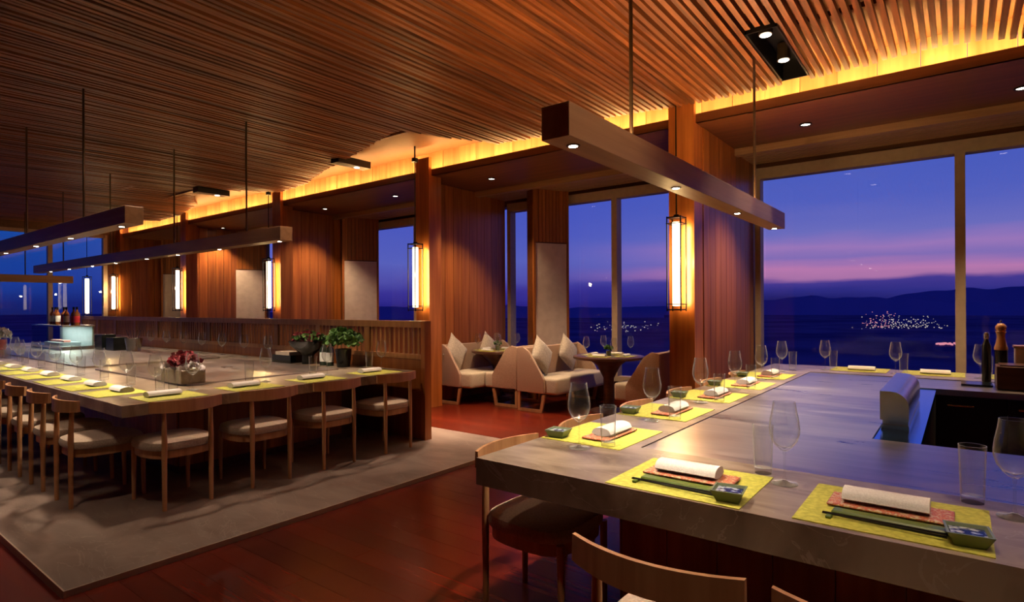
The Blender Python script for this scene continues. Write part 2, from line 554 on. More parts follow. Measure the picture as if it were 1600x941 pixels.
# ------------------------------------------------------------------ windows
def window(n, x0, x1, mull, label, depth=.09, y=YW - .06):
    w = struct('window_%d' % n, label, None, None)
    bm = BM(); box(bm, x0, x1, y - depth, y + .06, 3.02, 3.16); box(bm, x0, x1, y - depth, y + .06, .28, .36)
    box(bm, x0, x0 + .07, y - depth, y + .06, .36, 3.02); box(bm, x1 - .07, x1, y - depth, y + .06, .36, 3.02)
    part('frame', bm, 'frame_bronze', w)
    for mx in mull:
        bm = BM(); box(bm, mx - .045, mx + .045, y - depth, y + .06, .36, 3.02); part('mullion', bm, 'frame_bronze', w)
    e = [x0 + .07] + list(mull) + [x1 - .07]
    for a, b in zip(e, e[1:]):
        bm = BM(); box(bm, a + .045, b - .045, y + .0, y + .008, .36, 3.02)
        part('glass', bm, 'window_glass', w)
    return w


window(1, -2.09, 3.1, [0.005, 2.1], 'large window with sunset view right of the tall pier')
window(2, -6.13, -2.12, [-4.10], 'window behind the cream seats between two timber walls')
window(3, -9.86, -6.45, [-8.4], 'window seen left of the second column')
window(4, -13.4, -10.2, [-11.8], 'window hidden behind the third bay wall')
window(5, -17.2, -13.9, [-15.6], 'window of the farthest bay')
w = struct('window_6', 'blue end wall windows at far left', None, None)
bm = BM()
for y in (-3, -.9, 1.2, 3.05, 4.36, 5.50): box(bm, XE - .08, XE + .05, y - .045, y + .045, .3, 3.3)
box(bm, XE - .08, XE + .05, -3, 5.5, .3, .38); box(bm, XE - .08, XE + .05, -3, 5.5, 3.22, 3.3)
part('frame', bm, 'frame_bronze', w)
for a, b in ((-2.95, -.95), (-.85, 1.15), (1.25, 3.0), (3.1, 4.31), (4.41, 5.45)):
    bm = BM(); box(bm, XE - .02, XE - .012, a, b, .38, 3.22); part('glass', bm, 'window_glass', w)

# ------------------------------------------------------------------ columns, cross walls, piers
COLN = ['timber column with a lantern nearest the right counter', 'timber column with a lantern at the end of the slatted screen',
        'third timber column from the right, behind the screen', 'fourth timber column from the right', 'far timber column at the end windows']
for i, cx in enumerate(CX):
    bm = BM(); box(bm, cx, cx + CW, YC - .06, YC - .005, -.0 if i > 1 else 0.0, 3.50)
    box(bm, cx, cx + CW, YC - .005, YC + .18, 0, ZS - .001)
    struct('column', COLN[i], bm, 'wall_wood', 'column')
bmb = BM(); box(bmb, 0, .022, -.088, .088, 0, ZS - .01); wb = mesh('board', bmb, 'wall_wood')
WN = ['timber board wall right of the seating bay', 'timber board wall behind the left cream seat', 'timber board wall left of the second pale panel', 'timber board wall in the fourth bay', 'timber board wall at the far end']
for i, (xf, ye) in enumerate(((-2.12, 7.84), (-6.17, 7.84), (-9.95, 7.84), (-13.7, 7.84), (-17.1, 7.15))):
    bm = BM(); box(bm, xf - .08, xf - .0, YC + .185, ye, 0, ZS - .002)
    wl = struct('wall_bay', WN[i], bm, 'dark_wood', 'wall')
    y = YC + .28
    while y < ye - .06:
        ob('board', wb, wl, (xf, y, .005)); y += .183


def pier(x0, y0, width, th, zp, label, plabel):
    """pier turned 27 degrees; x0,y0 = near end of its broad face"""
    a = math.radians(27.5); rz = PI / 2 - a          # local +x runs along the broad face
    p = struct('pier', label, None, None, 'pier')
    p.location = (x0, y0, 0); p.rotation_euler = (0, 0, rz)
    bm = BM(); box(bm, 0, width, .02, th, 0, ZS - .003); part('core', bm, 'dark_wood', p)
    bm = BM(); box(bm, -.0, .035, -.02, .019, 0, ZS - .003); box(bm, width - .035, width, -.02, .019, 0, ZS - .003); part('edge_trim', bm, 'wall_wood', p)
    n = 9; wdt = (width - .07) / n
    bmm = BM(); box(bmm, .004, wdt - .004, -.004, .019, zp + .02, ZS - .003); sm = mesh('board', bmm, 'wall_wood')
    for k in range(n): ob('board', sm, p, (.035 + k * wdt, 0, 0))
    bm = BM(); box(bm, .04, width - .04, -.012, .019, .5, zp); q = part('panel', bm, 'panel_fabric', p); q['label'] = plabel
    return p


pier(-5.16, 7.25, .62, .2, 2.38, 'timber pier with pale panel between the two cream seats', 'pale fabric panel')
pier(-9.75, 7.15, .72, .2, 2.34, 'timber pier with pale panel left of the blue window', 'pale mauve fabric panel')
pier(-13.75, 6.9, .80, .2, 2.32, 'timber pier with pale panel behind the third lantern', 'pale mauve fabric panel')
pier(-18.0 + 1.2, 6.6, .62, .2, 2.32, 'timber pier with pale panel behind the fourth lantern', 'pale mauve fabric panel')

# downlights in the lower ceiling
bm = BM(); lathe(bm, [(.045, 0), (.06, 0), (.06, -.012), (.045, -.012)], 16); rim = mesh('rim', bm, 'black_metal')
bm = BM(); lathe(bm, [(0, -.004), (.044, -.004)], 16); dsc = mesh('lens', bm, 'down_glow')
DL = [(-1.24, 6.54, 'above the right window'), (.43, 6.6, 'at the right edge of the picture'), (-5.33, 6.47, 'above the left cream seat'), (-7.39, 6.47, 'left of the second column'),
      (-9.35, 6.48, 'left of the second pale panel'), (-13.36, 6.55, 'above the third lantern'), (-3.6, 6.5, 'above the round table by the pier')]
for x, y, s in DL:
    t_ = thing('downlight', 'small recessed downlight in the lower ceiling ' + s, 'light', (x, y, ZS), group='recessed downlights')
    ob('rim', rim, t_); ob('lens', dsc, t_)
    lamp('downlight_beam', 'SPOT', (0, 0, -.03), 185, (1, .70, .42), t_, spot_size=math.radians(95), spot_blend=.7, shadow_soft_size=.04)

# spot recess in slat ceiling
t_ = thing('spotlight_recess', 'long black ceiling recess with two spotlights above the right counter', 'light', (-1.13, 4.98, 3.38))
bm = BM(); box(bm, -.11, -.098, -.56, .56, 0, .16); box(bm, .098, .11, -.56, .56, 0, .16); box(bm, -.11, .11, -.56, -.548, 0, .16)
box(bm, -.11, .11, .548, .56, 0, .16); box(bm, -.11, .11, -.56, .56, .16, .17); part('housing', bm, 'black_metal', t_)
for y in (-.42, .14):
    bm = BM(); rod(bm, (0, y, .02), (0, y, .15), .05, .05, 16); h_ = part('spot_head', bm, 'bronze', t_)
    bm = BM(); lathe(bm, [(0, .017), (.04, .017)], 16); part('lens', bm, 'down_glow', h_, loc=(0, y, 0))
    lamp('recess_beam', 'SPOT', (0, y, -.01), 150, (1, .80, .6), t_, spot_size=math.radians(50), spot_blend=.6, shadow_soft_size=.04, rot=(math.radians(-18), 0, 0))
for x, y, s in ((-6.94, 5.25, 'in the ceiling notch by the second column'), (-10.6, 5.0, 'in the ceiling left of the third column')):
    t_ = thing('spotlight_recess', 'small black spotlight recess ' + s, 'light', (x, y, 3.44))
    bm = BM(); box(bm, -.09, .09, -.28, .28, 0, .1); part('housing', bm, 'black_metal', t_)
    bm = BM(); lathe(bm, [(0, -.004), (.04, -.004)], 14); part('lens', bm, 'down_glow', t_, loc=(0, .1, 0))


# unseen ceiling spots without fittings: some read off shadows, others added to brighten
for x, y, e in ((.35, 2.2, 90), (-.75, 2.2, 50), (-.3, .9, 55), (-5.2, 2.1, 140), (-5.2, 3.2, 110), (-6.3, 2.2, 120), (-7.8, 2.2, 100), (-9.6, 2.2, 90), (-4.9, 5.1, 200), (-2.9, 2.4, 22), (-3.9, .6, 60), (-6.6, .7, 60)):
    lamp('unseen_ceiling_spot', 'SPOT', (x, y, 3.36), e, (1, .74, .52), spot_size=math.radians(80), spot_blend=.6, shadow_soft_size=.04)

for x, y, e in ((-5.0, 5.05, 700), (-4.2, 5.15, 600)):  # added lamps without fittings, to brighten the dining floor
    lamp('added_floor_spot', 'SPOT', (x, y, 3.36), e, (1, .74, .50), spot_size=math.radians(42), spot_blend=.7, shadow_soft_size=.04)

# ------------------------------------------------------------------ beam pendants
def beam(label, a, b, along, spots, rods, z=2.09, e=40, mat='beam_wood', up=0):
    """beam from a to b along 'X' or 'Y'; a/b = (fixed, start), end"""
    fixed, s0 = a; L_ = b - s0
    t_ = thing('beam_pendant', label, 'pendant lamp', (fixed, s0, z) if along == 'Y' else (s0, fixed, z))
    def P3(u, w, h): return (w, u, h) if along == 'Y' else (u, w, h)
    bm = BM()
    if along == 'Y': box(bm, -.068, .068, 0, L_, 0, .14)
    else: box(bm, 0, L_, -.068, .068, 0, .14)
    bevel(bm, .002, 1)
    part('beam_body', bm, mat, t_)
    for s in spots:
        u = s - s0
        bm = BM(); lathe(bm, [(.02, -.004), (.03, -.004), (.03, .004)], 16); r_ = part('spot_ring', bm, 'bronze', t_, loc=P3(u, 0, 0))
        bm = BM(); lathe(bm, [(0, -.0045), (.0195, -.0045)], 14); part('lens', bm, 'spot_glow', r_)
        lamp('beam_spot', 'SPOT', P3(u, 0, -.02), e, (1, .80, .58), t_, spot_size=math.radians(86), spot_blend=.75, shadow_soft_size=.025)
    for s in rods:
        bm = BM(); u = s - s0
        rod(bm, P3(u, 0, .141), P3(u, 0, 1.36), .010, n=10); part('rod', bm, 'bronze', t_)
    if up:
        bm = BM()
        if along == 'Y': box(bm, -.02, .02, .1, L_ - .1, .1405, .146)
        part('added_uplight_strip', bm, 'cove_led', t_)  # unseen strip added on the beam top to light the slats
        lamp('added_uplight', 'AREA', (0, L_ / 2, .16), up, (1, .62, .28), t_, shape='RECTANGLE', size=.04, size_y=L_ - .2, rot=(PI, 0, 0))
    return t_


beam('long timber beam pendant over the right counter', (-1.31, 2.0), 5.64, 'Y', [2.14, 3.28, 4.46, 5.55], [2.70, 4.93], up=65, e=120)
beam('timber beam pendant over the near side of the left counter', (1.875, -9.9), -5.28, 'X', [-5.54, -6.82, -7.95, -9.2], [-6.45, -8.3], mat='beam_wood_x', e=100)
beam('long timber beam pendant over the far side of the left counter', (3.30, -13.9), -5.42, 'X', [-5.545, -6.81, -7.9, -8.86, -10.0, -10.97, -12.1, -13.1], [-6.2, -8.0, -10.2, -12.4], mat='beam_wood_x', e=80)
beam('dark timber beam pendant near the end windows', (-14.3, -.2), 3.95, 'Y', [.3, 1.5, 2.7, 3.75], [.6, 3.2], z=1.93, e=20)
beam('small timber beam pendant high at the far left', (.75, -15.0), -12.6, 'X', [-12.9, -13.8], [-13.2, -14.6], mat='beam_wood_x', z=2.3, e=15)

# ------------------------------------------------------------------ lanterns
def make_lantern():
    t_ = thing('lantern', '', 'lantern')
    bm = BM(); lathe(bm, [(0, 2.12), (.045, 2.12), (.045, 2.07), (0, 2.07)], 14); part('ceiling_rose', bm, 'black_metal', t_)
    bm = BM(); rod(bm, (0, 0, 2.121), (0, 0, 2.288), .012, n=8); rod(bm, (0, 0, .93), (0, 0, 2.08), .007, n=8); part('cord', bm, 'black_metal', t_)
    bm = BM()
    for z in (.015, .07, .87, .93):
        box(bm, -.075, .075, -.075, .075, z - .006, z + .006) if z in (.015, .93) else None
        if z in (.07, .87):
            for a in (-1, 1):
                box(bm, -.075, .075, a * .075 - .004, a * .075 + .004, z - .004, z + .004)
                box(bm, a * .075 - .004, a * .075 + .004, -.075, .075, z - .004, z + .004)
    for a in (-1, 1):
        for b_ in (-1, 1): box(bm, a * .07 - .005, a * .07 + .005, b_ * .07 - .005, b_ * .07 + .005, .0, .94)
    lathe(bm, [(0, .93), (.03, .93), (.025, .96), (0, .97)], 12)
    part('frame', bm, 'black_metal', t_)
    bm = BM(); lathe(bm, [(0, .05), (.040, .055), (.040, .885), (0, .89)], 20); part('glass_tube', bm, 'lantern_glow', t_, True)
    return t_


LAN = Kind(make_lantern())
names = ['nearest lantern, on the column behind the right counter', 'second from the right, by the screen end', 'third lantern from the right',
         'fourth lantern from the right', 'fifth lantern from the right, beside the end windows']
for i, x in enumerate((-2.235, -5.99, -9.765, -13.44, -17.12)):
    LAN.place((x, 5.60, 1.35), 0, 'hanging black framed tube lantern, ' + names[i], 'column lanterns')
    lamp('lantern_light', 'POINT', (x + .01, 5.50, 1.85), 14, (1, .62, .22), shadow_soft_size=.03)
    lamp('lantern_glow', 'AREA', (x + .05, 5.66, 1.81), 8, (1, .62, .22), shape='RECTANGLE', size=.03, size_y=.8, rot=(PI / 2, 0, 0))
for i, y in enumerate((4.98,)):
    LAN.place((XE + .8, y - .1, 1.25), 0, 'distant tube lantern hanging before the blue end windows', 'column lanterns')


# ------------------------------------------------------------------ counters
def ring(bm, x0, x1, y0, y1, ix0, ix1, iy0, iy1, z0, z1):
    box(bm, x0, x1, y0, iy0, z0, z1); box(bm, x0, x1, iy1, y1, z0, z1)
    box(bm, x0, ix0, iy0, iy1, z0, z1)
    if ix1 < x1: box(bm, ix1, x1, iy0, iy1, z0, z1)


rc = thing('teppan_counter', 'large stone and steel counter at the right, nearest the camera', 'counter', (0, 0, 0))
bm = BM(); ring(bm, -1.66, 3.0, 1.90, 7.0, -1.17, 3.0, 2.49, 6.32, .635, .75)
part('stone_top', bm, 'counter_stone', rc)
bm = BM()
box(bm, -1.168, 2.98, 2.492, 3.34, .70, .745); box(bm, -1.168, 2.98, 5.62, 6.318, .70, .745); box(bm, -1.168, -.345, 3.34, 5.62, .70, .745)
part('griddle_plate', bm, 'griddle', rc)
bm = BM(); box(bm, -.344, -.15, 3.342, 5.618, .69, .738); part('drip_channel', bm, 'sky_tint_steel', rc)
bm = BM(); box(bm, -.152, 2.98, 3.325, 3.339, .30, .744); box(bm, -.163, -.151, 3.34, 5.62, .02, .735); part('inner_edge', bm, 'steel', rc)
bm = BM(); box(bm, -1.15, 2.96, 2.25, 3.32, .02, .634); box(bm, -1.15, -.17, 3.32, 5.64, .02, .634); box(bm, -1.15, 2.96, 5.66, 6.4, .02, .634)
part('base_cabinet', bm, 'dark_wood', rc)
bmb = BM(); box(bmb, -.098, .098, -.012, 0, .06, .62); pb = mesh('panel', bmb, 'wall_wood')
for k in range(18): ob('panel', pb, rc, (-1.04 + .2 * k, 2.25, 0))
for k in range(16): ob('panel', pb, rc, (-1.15, 2.36 + .2 * k, 0), -PI / 2)
bm = BM(); box(bm, -.15, 2.96, 5.64, 5.66, .02, .735); part('cabinet_back', bm, 'chef_black', rc)
for k, (xa, xb) in enumerate(((-.14, .265), (.275, .90), (.91, 1.6))):
    bm = BM(); box(bm, xa, xb, 5.61, 5.638, .10, .70); d_ = part('drawer_front', bm, 'chef_black', rc)
    bm = BM(); rod(bm, (xa + .06, 5.585, .63), (min(xa + .22, xb - .04), 5.585, .63), .008, n=8)
    rod(bm, (xa + .07, 5.585, .63), (xa + .07, 5.612, .63), .005, n=6); rod(bm, (xa + .2, 5.585, .63), (xa + .2, 5.612, .63), .005, n=6)
    part('handle', bm, 'steel', d_)

# extractor hood standing on the channel
t_ = thing('extraction_hood', 'low curved stainless steel hood standing on the blue reflecting channel', 'hood', (-.345, 3.70, .738))
bm = BM()
pts = [(0, .045), (0, .20), (.05, .20)] + [(.05 + .08 * math.sin(a), .12 + .08 * math.cos(a)) for a in [PI / 10 * i for i in range(1, 6)]] + [(.13, .045)]
prism(bm, pts, 'Y', 0, 1.05); part('hood_shell', bm, 'steel', t_, True)
bm = BM(); box(bm, .004, .13, .006, 1.04, 0, .02); box(bm, .01, .125, .02, 1.03, .02, .044); part('base_rail', bm, 'steel', t_)

# left counter
CL, CR, CN, CF = -14.5, -4.45, 1.50, 4.16
lc = thing('island_counter', 'long stone counter island at the left with steel griddles', 'counter', (0, 0, 0))
bm = BM(); ring(bm, CL, CR, CN, CF, -13.2, -5.18, 2.22, 3.86, .67, .75)
part('stone_top', bm, 'counter_stone', lc)
for a, b_ in ((-7.35, -5.19), (-11.0, -7.75)):
    bm = BM(); box(bm, a, b_, 2.23, 3.75, .70, .762); part('griddle_plate', bm, 'griddle', lc)
bm = BM(); box(bm, -7.74, -7.36, 2.23, 3.85, .66, .745); box(bm, -13.19, -11.01, 2.23, 3.85, .66, .745); box(bm, -11.0, -5.19, 3.751, 3.859, .66, .746)
part('inner_deck', bm, 'counter_stone', lc)
bm = BM(); box(bm, -14.0, -5.15, 2.15, 3.9, .03, .668); part('base_cabinet', bm, 'walnut', lc)
for k in range(8): ob('panel', pb, lc, (-5.15, 2.25 + .2 * k, .03), PI / 2)
for k in range(26): ob('panel', pb, lc, (-5.26 - .2 * k, 2.15, .03))

# ------------------------------------------------------------------ counter chairs
def make_chair():
    t_ = thing('counter_chair', '', 'chair')
    for s in (-1, 1):
        bm = BM(); rod(bm, (s * .155, -.235, 0), (s * .155, -.235, .47), .014, .018, 12); rod(bm, (s * .155, -.235, .47), (s * .155, -.228, .705), .018, .013, 12)
        part('leg', bm, 'oak', t_, True)
        bm = BM(); rod(bm, (s * .185, .205, 0), (s * .185, .20, .40), .013, .018, 12)
        part('leg', bm, 'oak', t_, True)
    # crest rail, gently curved, thicker in the middle
    bm = BM(); n = 14; A = []
    for i in range(n + 1):
        u = -1 + 2 * i / n; x = .24 * u; y = -.288 + .062 * u * u
        z0 = .660 + .010 * u * u; z1 = .745
        A.append([bm.verts.new(p) for p in ((x, y, z0), (x, y + .022, z0), (x, y + .020, z1), (x, y + .004, z1))])
    for a, b_ in zip(A, A[1:]):
        for i in range(4): bm.faces.new((a[i], a[(i + 1) % 4], b_[(i + 1) % 4], b_[i]))
    bm.faces.new(A[0]); bm.faces.new(A[-1][::-1])
    part('crest_rail', bm, 'oak', t_, True)

    def outline(k):
        pts = []
        for i in range(32):
            a = 2 * PI * i / 32; c, s = math.cos(a), math.sin(a)
            e = .55
            x = .235 * abs(c) ** e * (1 if c >= 0 else -1); y = .235 * abs(s) ** e * (1 if s >= 0 else -1)
            x *= 1 - .10 * (-y / .235) if y < 0 else 1
            pts.append((x * k, y * k - .005))
        return pts
    bm = BM()
    rings = []
    for k, z in ((.90, .398), (.985, .402), (1.0, .415), (1.0, .432), (.965, .452), (.85, .462), (.5, .468)):
        rings.append([bm.verts.new((x, y, z)) for x, y in outline(k)])
    for a, b_ in zip(rings, rings[1:]):
        for i in range(32): bm.faces.new((a[i], a[(i + 1) % 32], b_[(i + 1) % 32], b_[i]))
    bm.faces.new(rings[0][::-1]); bm.faces.new(rings[-1])
    part('seat_pad', bm, 'seat_fabric', t_, True)
    bm = BM(); prism(bm, outline(.93), 'Z', .345, .397); part('seat_frame', bm, 'oak', t_, True)
    return t_


CH = Kind(make_chair())
F_Y, F_X, F_mX = 0, -PI / 2, PI / 2     # sitter facing +Y, +X, -X
g = 'chairs on the aisle side of the left island'
ords = ['first', 'second', 'third', 'fourth', 'fifth', 'sixth', 'seventh', 'eighth']
for i, y in enumerate((1.85, 2.47, 3.10, 3.77)):
    CH.place((-4.515, y, .03), F_mX, 'oak chair on the aisle side of the left island, %s from the near corner' % ords[i], g)
for i, x in enumerate((-5.0, -5.63, -6.26, -6.92, -7.55, -8.2)):
    CH.place((x, 1.56, .03), F_Y, 'oak chair on the near long side of the left island, %s from its corner' % ords[i], 'chairs on the near side of the left island')
for i, x in enumerate((-.65, -.11, .43)):
    CH.place((x, 1.66, 0), F_Y, ['oak chair at the bottom of the picture, whole backrest in view', 'oak chair cut by the bottom edge, right of the full backrest', 'oak chair out of frame at lower right'][i], 'chairs on the near side of the right counter')
for i, y in enumerate((2.24, 2.93, 3.66, 4.42, 5.17, 5.92)):
    CH.place((-1.53, y, 0), F_X, 'oak chair on the left side of the right counter, %s from its corner' % ords[i], 'chairs on the left side of the right counter')

# ------------------------------------------------------------------ place settings
bm = BM(); box(bm, -.24, .24, 0, .43, 0, .003); mat_me = mesh('placemat', bm, 'placemat_green')
bm = BM(); box(bm, -.21, .21, 0, .36, 0, .003); mat_small = mesh('placemat', bm, 'placemat_green')


def make_napkin():
    bm = BM(); n = 16
    prof = [(.046 * math.cos(2 * PI * k / n) * (1.25 if math.sin(2 * PI * k / n) < 0 else 1.05), .0215 + .0205 * math.sin(2 * PI * k / n)) for k in range(n)]
    prism(bm, prof, 'X', -.115, .115); bevel_e = None
    # fold edge
    box(bm, -.112, .112, .025, .052, .006, .014)
    return mesh('napkin', bm, 'napkin_fabric', True)


nap_me = make_napkin()


def make_tray():
    t_ = thing('towel_tray', '', 'tray')
    bm = BM(); box(bm, -.165, .165, -.07, .07, .004, .012); bevel(bm, .003, 1); part('tray_plate', bm, 'brocade', t_)
    bm = BM(); box(bm, -.10, .10, -.05, .05, 0, .004); part('foot', bm, 'lacquer_black', t_)
    return t_


TR = Kind(make_tray())


def make_leafdish():
    bm = BM(); box(bm, -.15, .15, -.022, .022, 0, .012); bevel(bm, .004, 1)
    return mesh('long_dish', bm, 'lime_dish')


ld_me = make_leafdish()
bm = BM(); rod(bm, (-.16, 0, .012), (.15, -.0, .0125), .0028, .0042, 8); cs_me = mesh('chopstick', bm, 'lacquer_black', True)
bm = BM(); box(bm, -.008, .008, -.022, .022, 0, .009); bevel(bm, .002, 1); cr_me = mesh('chopstick_rest', bm, 'lime_dish')


def make_dish():
    t_ = thing('soy_dish', '', 'dish')
    bm = BM()
    a = [bm.verts.new((x * .034, y * .034, 0)) for x, y in ((-1, -1), (1, -1), (1, 1), (-1, 1))]
    b_ = [bm.verts.new((x * .052, y * .052, .038)) for x, y in ((-1, -1), (1, -1), (1, 1), (-1, 1))]
    c = [bm.verts.new((x * .046, y * .046, .038)) for x, y in ((-1, -1), (1, -1), (1, 1), (-1, 1))]
    d = [bm.verts.new((x * .030, y * .030, .010)) for x, y in ((-1, -1), (1, -1), (1, 1), (-1, 1))]
    bm.faces.new(a)
    for p, q in ((a, b_), (b_, c), (c, d)):
        for i in range(4): bm.faces.new((p[i], p[(i + 1) % 4], q[(i + 1) % 4], q[i]))
    bm.faces.new(d)
    part('bowl', bm, 'celadon', t_)
    bm = BM(); box(bm, -.040, .040, -.040, .040, .026, .030); part('glazed_inside', bm, 'blue_white', t_, label='blue and white glazed inside')
    return t_


DI = Kind(make_dish())


def make_wine():
    t_ = thing('wine_glass', '', 'glass')
    bm = BM()
    prof = [(.0, .118), (.012, .122), (.030, .138), (.044, .158), (.052, .185), (.0525, .205), (.049, .235), (.042, .270), (.038, .300)]
    lathe(bm, prof + [(.0365, .300), (.0405, .270), (.0475, .235), (.051, .205), (.0505, .186), (.0425, .160), (.029, .141), (0, .128)], 28)
    part('bowl', bm, 'clear_glass', t_, True)
    bm = BM(); lathe(bm, [(0, .125), (.006, .118), (.0036, .10), (.0034, .03), (.008, .012), (.020, .006), (.045, .003), (.045, .0), (0, 0)], 24)
    part('stem', bm, 'clear_glass', t_, True)
    return t_


WG = Kind(make_wine())


def make_tumbler():
    bm = BM(); lathe(bm, [(0, 0), (.031, 0), (.032, .004), (.0385, .188), (.0365, .188), (.0305, .022), (0, .018)], 28)
    return mesh('tumbler', bm, 'clear_glass', True)


tb_me = make_tumbler()


def simple(name, me, loc, rz, label, cat, group):
    return tag(ob(name, me, None, loc, rz), label, cat, group)


def setting(cx, cy, z, rz, where, area, full=2, wine=(.29, .38), tumb=(.20, .50), small=False):
    """cx, cy: middle of the counter edge in front of the sitter; local x to the sitter's right, y away"""
    c, s = math.cos(rz), math.sin(rz)
    T = lambda x, y, dz=0.0: (cx + x * c - y * s, cy + x * s + y * c, z + dz)
    simple('placemat', mat_small if small else mat_me, T(0, .03 if small else .01), rz, 'lime green placemat, ' + where, 'placemat', 'placemats ' + area)
    TR.place(T(-.01, .26, .003), rz, 'brocade tray under the napkin, ' + where, 'towel trays ' + area) if full >= 1 else None
    simple('napkin', nap_me, T(-.02, .265, .015 if full >= 1 else .003), rz, 'rolled white napkin, ' + where, 'napkin', 'napkins ' + area)
    if full >= 2:
        simple('long_dish', ld_me, T(.0, .135, .003), rz - .03, 'long narrow green dish, ' + where, 'dish', 'long dishes ' + area)
        simple('chopstick_rest', cr_me, T(-.15, .085, .003), rz, 'small green chopstick rest, ' + where, 'chopstick rest', 'chopstick rests ' + area)
        for k in (0, 1): simple('chopstick', cs_me, T(-.01, .078 + .016 * k, .0), rz - .06 + .05 * k, ('nearer', 'farther')[k] + ' black chopstick of the pair, ' + where, 'chopstick', 'chopsticks ' + area)
        DI.place(T(.185, .085, .003), rz + .12, 'square blue glazed soy dish, ' + where, 'soy dishes ' + area)
    elif full == 1:
        DI.place(T(.175, .07, .003), rz + .12, 'square blue glazed soy dish, ' + where, 'soy dishes ' + area)
    if wine: WG.place(T(*wine), rz, 'stemmed wine glass, ' + where, 'wine glasses ' + area)
    if tumb: simple('tumbler', tb_me, T(*tumb), rz, 'straight water glass, ' + where, 'glass', 'water glasses ' + area)


a_ = 'on the right counter'
setting(-.80, 1.90, .75, 0, 'left of the nearest setting on the right counter', a_, wine=(.29, .39), tumb=(.19, .49))
setting(-.17, 1.92, .75, 0, 'at the nearest setting on the right counter', a_, wine=(.30, .42), tumb=(.20, .52))
for i, y in enumerate((2.62, 3.42, 4.20, 4.96, 5.72)):
    setting(-1.66, y, .75, F_X, '%s setting from corner, left edge of right counter' % ords[i], a_, 1, wine=(.31, .27), tumb=(.20, .36))
WG.place((-1.40, 6.2, .75), 0, 'clear stemmed wine glass at the far left corner of the right counter', 'wine glasses ' + a_)
simple('tumbler', tb_me, (-1.33, 6.34, .75), 0, 'clear straight water glass at the far left corner of the right counter', 'glass', 'water glasses ' + a_)
for i, x in enumerate((-.80, -.205, .42)):
    setting(x, 7.0, .75, PI, '%s setting from the left, far side of right counter' % ords[i], a_, 0, wine=(.28, .42), tumb=(.225, .30))

a_ = 'on the left island'
for i, y in enumerate((1.88, 2.50, 3.13, 3.80)):
    setting(-4.45, y, .75, F_mX, '%s setting on the aisle side of left island' % ords[i], a_, 0, wine=(.26, .42), tumb=(.13, .46), small=True)
for i, x in enumerate((-5.22, -5.80, -6.42, -7.05, -7.70, -8.35, -9.0)):
    setting(x, 1.50, .75, 0, '%s setting from the corner, near side, left island' % ords[i], a_, 0, wine=(.27, .40), tumb=(.17, .47), small=True)
for i, x in enumerate((-7.0, -7.6, -8.2, -8.8, -9.4, -10.0, -10.6)):
    WG.place((x, 4.0, .75), 0, 'clear wine glass, %s from the right along the far edge of left island' % ords[i], 'wine glasses on the far edge of the left island')
for i, x in enumerate((-9.6, -10.2, -10.8, -11.4, -12.0)):
    for j in (0, 1):
        WG.place((x, 1.82 + .22 * j, .75), 0, 'clear wine glass far left on the left island, %s %s' % (('front row', 'back row')[j], ords[i]), 'wine glasses at the far left')
        simple('tumbler', tb_me, (x + .2, 1.8 + .25 * j, .75), 0, 'clear water glass far left on the left island, %s %s' % (('front row', 'back row')[j], ords[i]), 'glass', 'water glasses at the far left')


# ------------------------------------------------------------------ flowers and counter-top things
def blossoms(bm, c, R, n, r, flat=.7, seed=1):
    rnd = random.Random(seed)
    for i in range(n):
        th = rnd.uniform(0, 2 * PI); ph = math.acos(rnd.uniform(0, 1)); rr = R * rnd.uniform(.6, 1)
        p = Vector((c[0] + rr * math.sin(ph) * math.cos(th), c[1] + rr * math.sin(ph) * math.sin(th), c[2] + rr * math.cos(ph) * flat))
        for k in range(5):
            d = Vector((rnd.uniform(-1, 1), rnd.uniform(-1, 1), rnd.uniform(-.2, 1))).normalized() * r
            e = d.cross(Vector((rnd.uniform(-1, 1), rnd.uniform(-1, 1), .3))).normalized() * r * .55
            v = [bm.verts.new(q) for q in (p, p + d * .5 + e, p + d, p + d * .5 - e)]
            bm.faces.new(v)


t_ = thing('flower_arrangement', 'dark red and white flowers in a square stone trough on the left island', 'flowers', (-5.34, 2.28, .762))
bm = BM(); box(bm, -.23, .17, -.10, .10, 0, .12); bevel(bm, .006, 1); part('stone_trough', bm, 'counter_stone', t_)
bm = BM(); blossoms(bm, (.0, 0, .15), .12, 60, .045, .9, 3); part('red_blossoms', bm, 'red_petal', t_)
bm = BM(); blossoms(bm, (-.15, 0, .12), .10, 40, .035, .6, 4); blossoms(bm, (.14, 0, .12), .09, 30, .035, .6, 5); part('white_blossoms', bm, 'white_petal', t_)
t_ = thing('flower_arrangement', 'white flowers at the far left edge of the left island', 'flowers', (-12.5, 2.45, .75))
bm = BM(); lathe(bm, [(0, 0), (.09, 0), (.10, .16), (.085, .16), (0, .02)], 18); part('vase', bm, 'red_label', t_, True)
bm = BM(); blossoms(bm, (0, 0, .2), .18, 90, .05, .8, 8); part('white_blossoms', bm, 'white_petal', t_)
t_ = thing('flower_bowl', 'wide dark bowl of red flowers in front of the slatted screen', 'flowers', (-6.06, 3.96, .75))
bm = BM(); lathe(bm, [(0, .10), (.05, .10), (.05, .0), (.07, .0), (.07, .10), (.10, .13), (.20, .22), (.22, .27), (.20, .27), (0, .16)], 24); part('bowl', bm, 'lacquer_black', t_, True)
bm = BM(); blossoms(bm, (0, 0, .26), .18, 60, .05, .6, 11); part('red_blossoms', bm, 'red_petal', t_)
bm = BM(); blossoms(bm, (0, 0, .25), .22, 40, .06, .5, 12); part('foliage', bm, 'leaf_green', t_)
t_ = thing('potted_plant', 'leafy green plant in a dark pot in front of the slatted screen', 'plant', (-5.40, 3.97, .75))
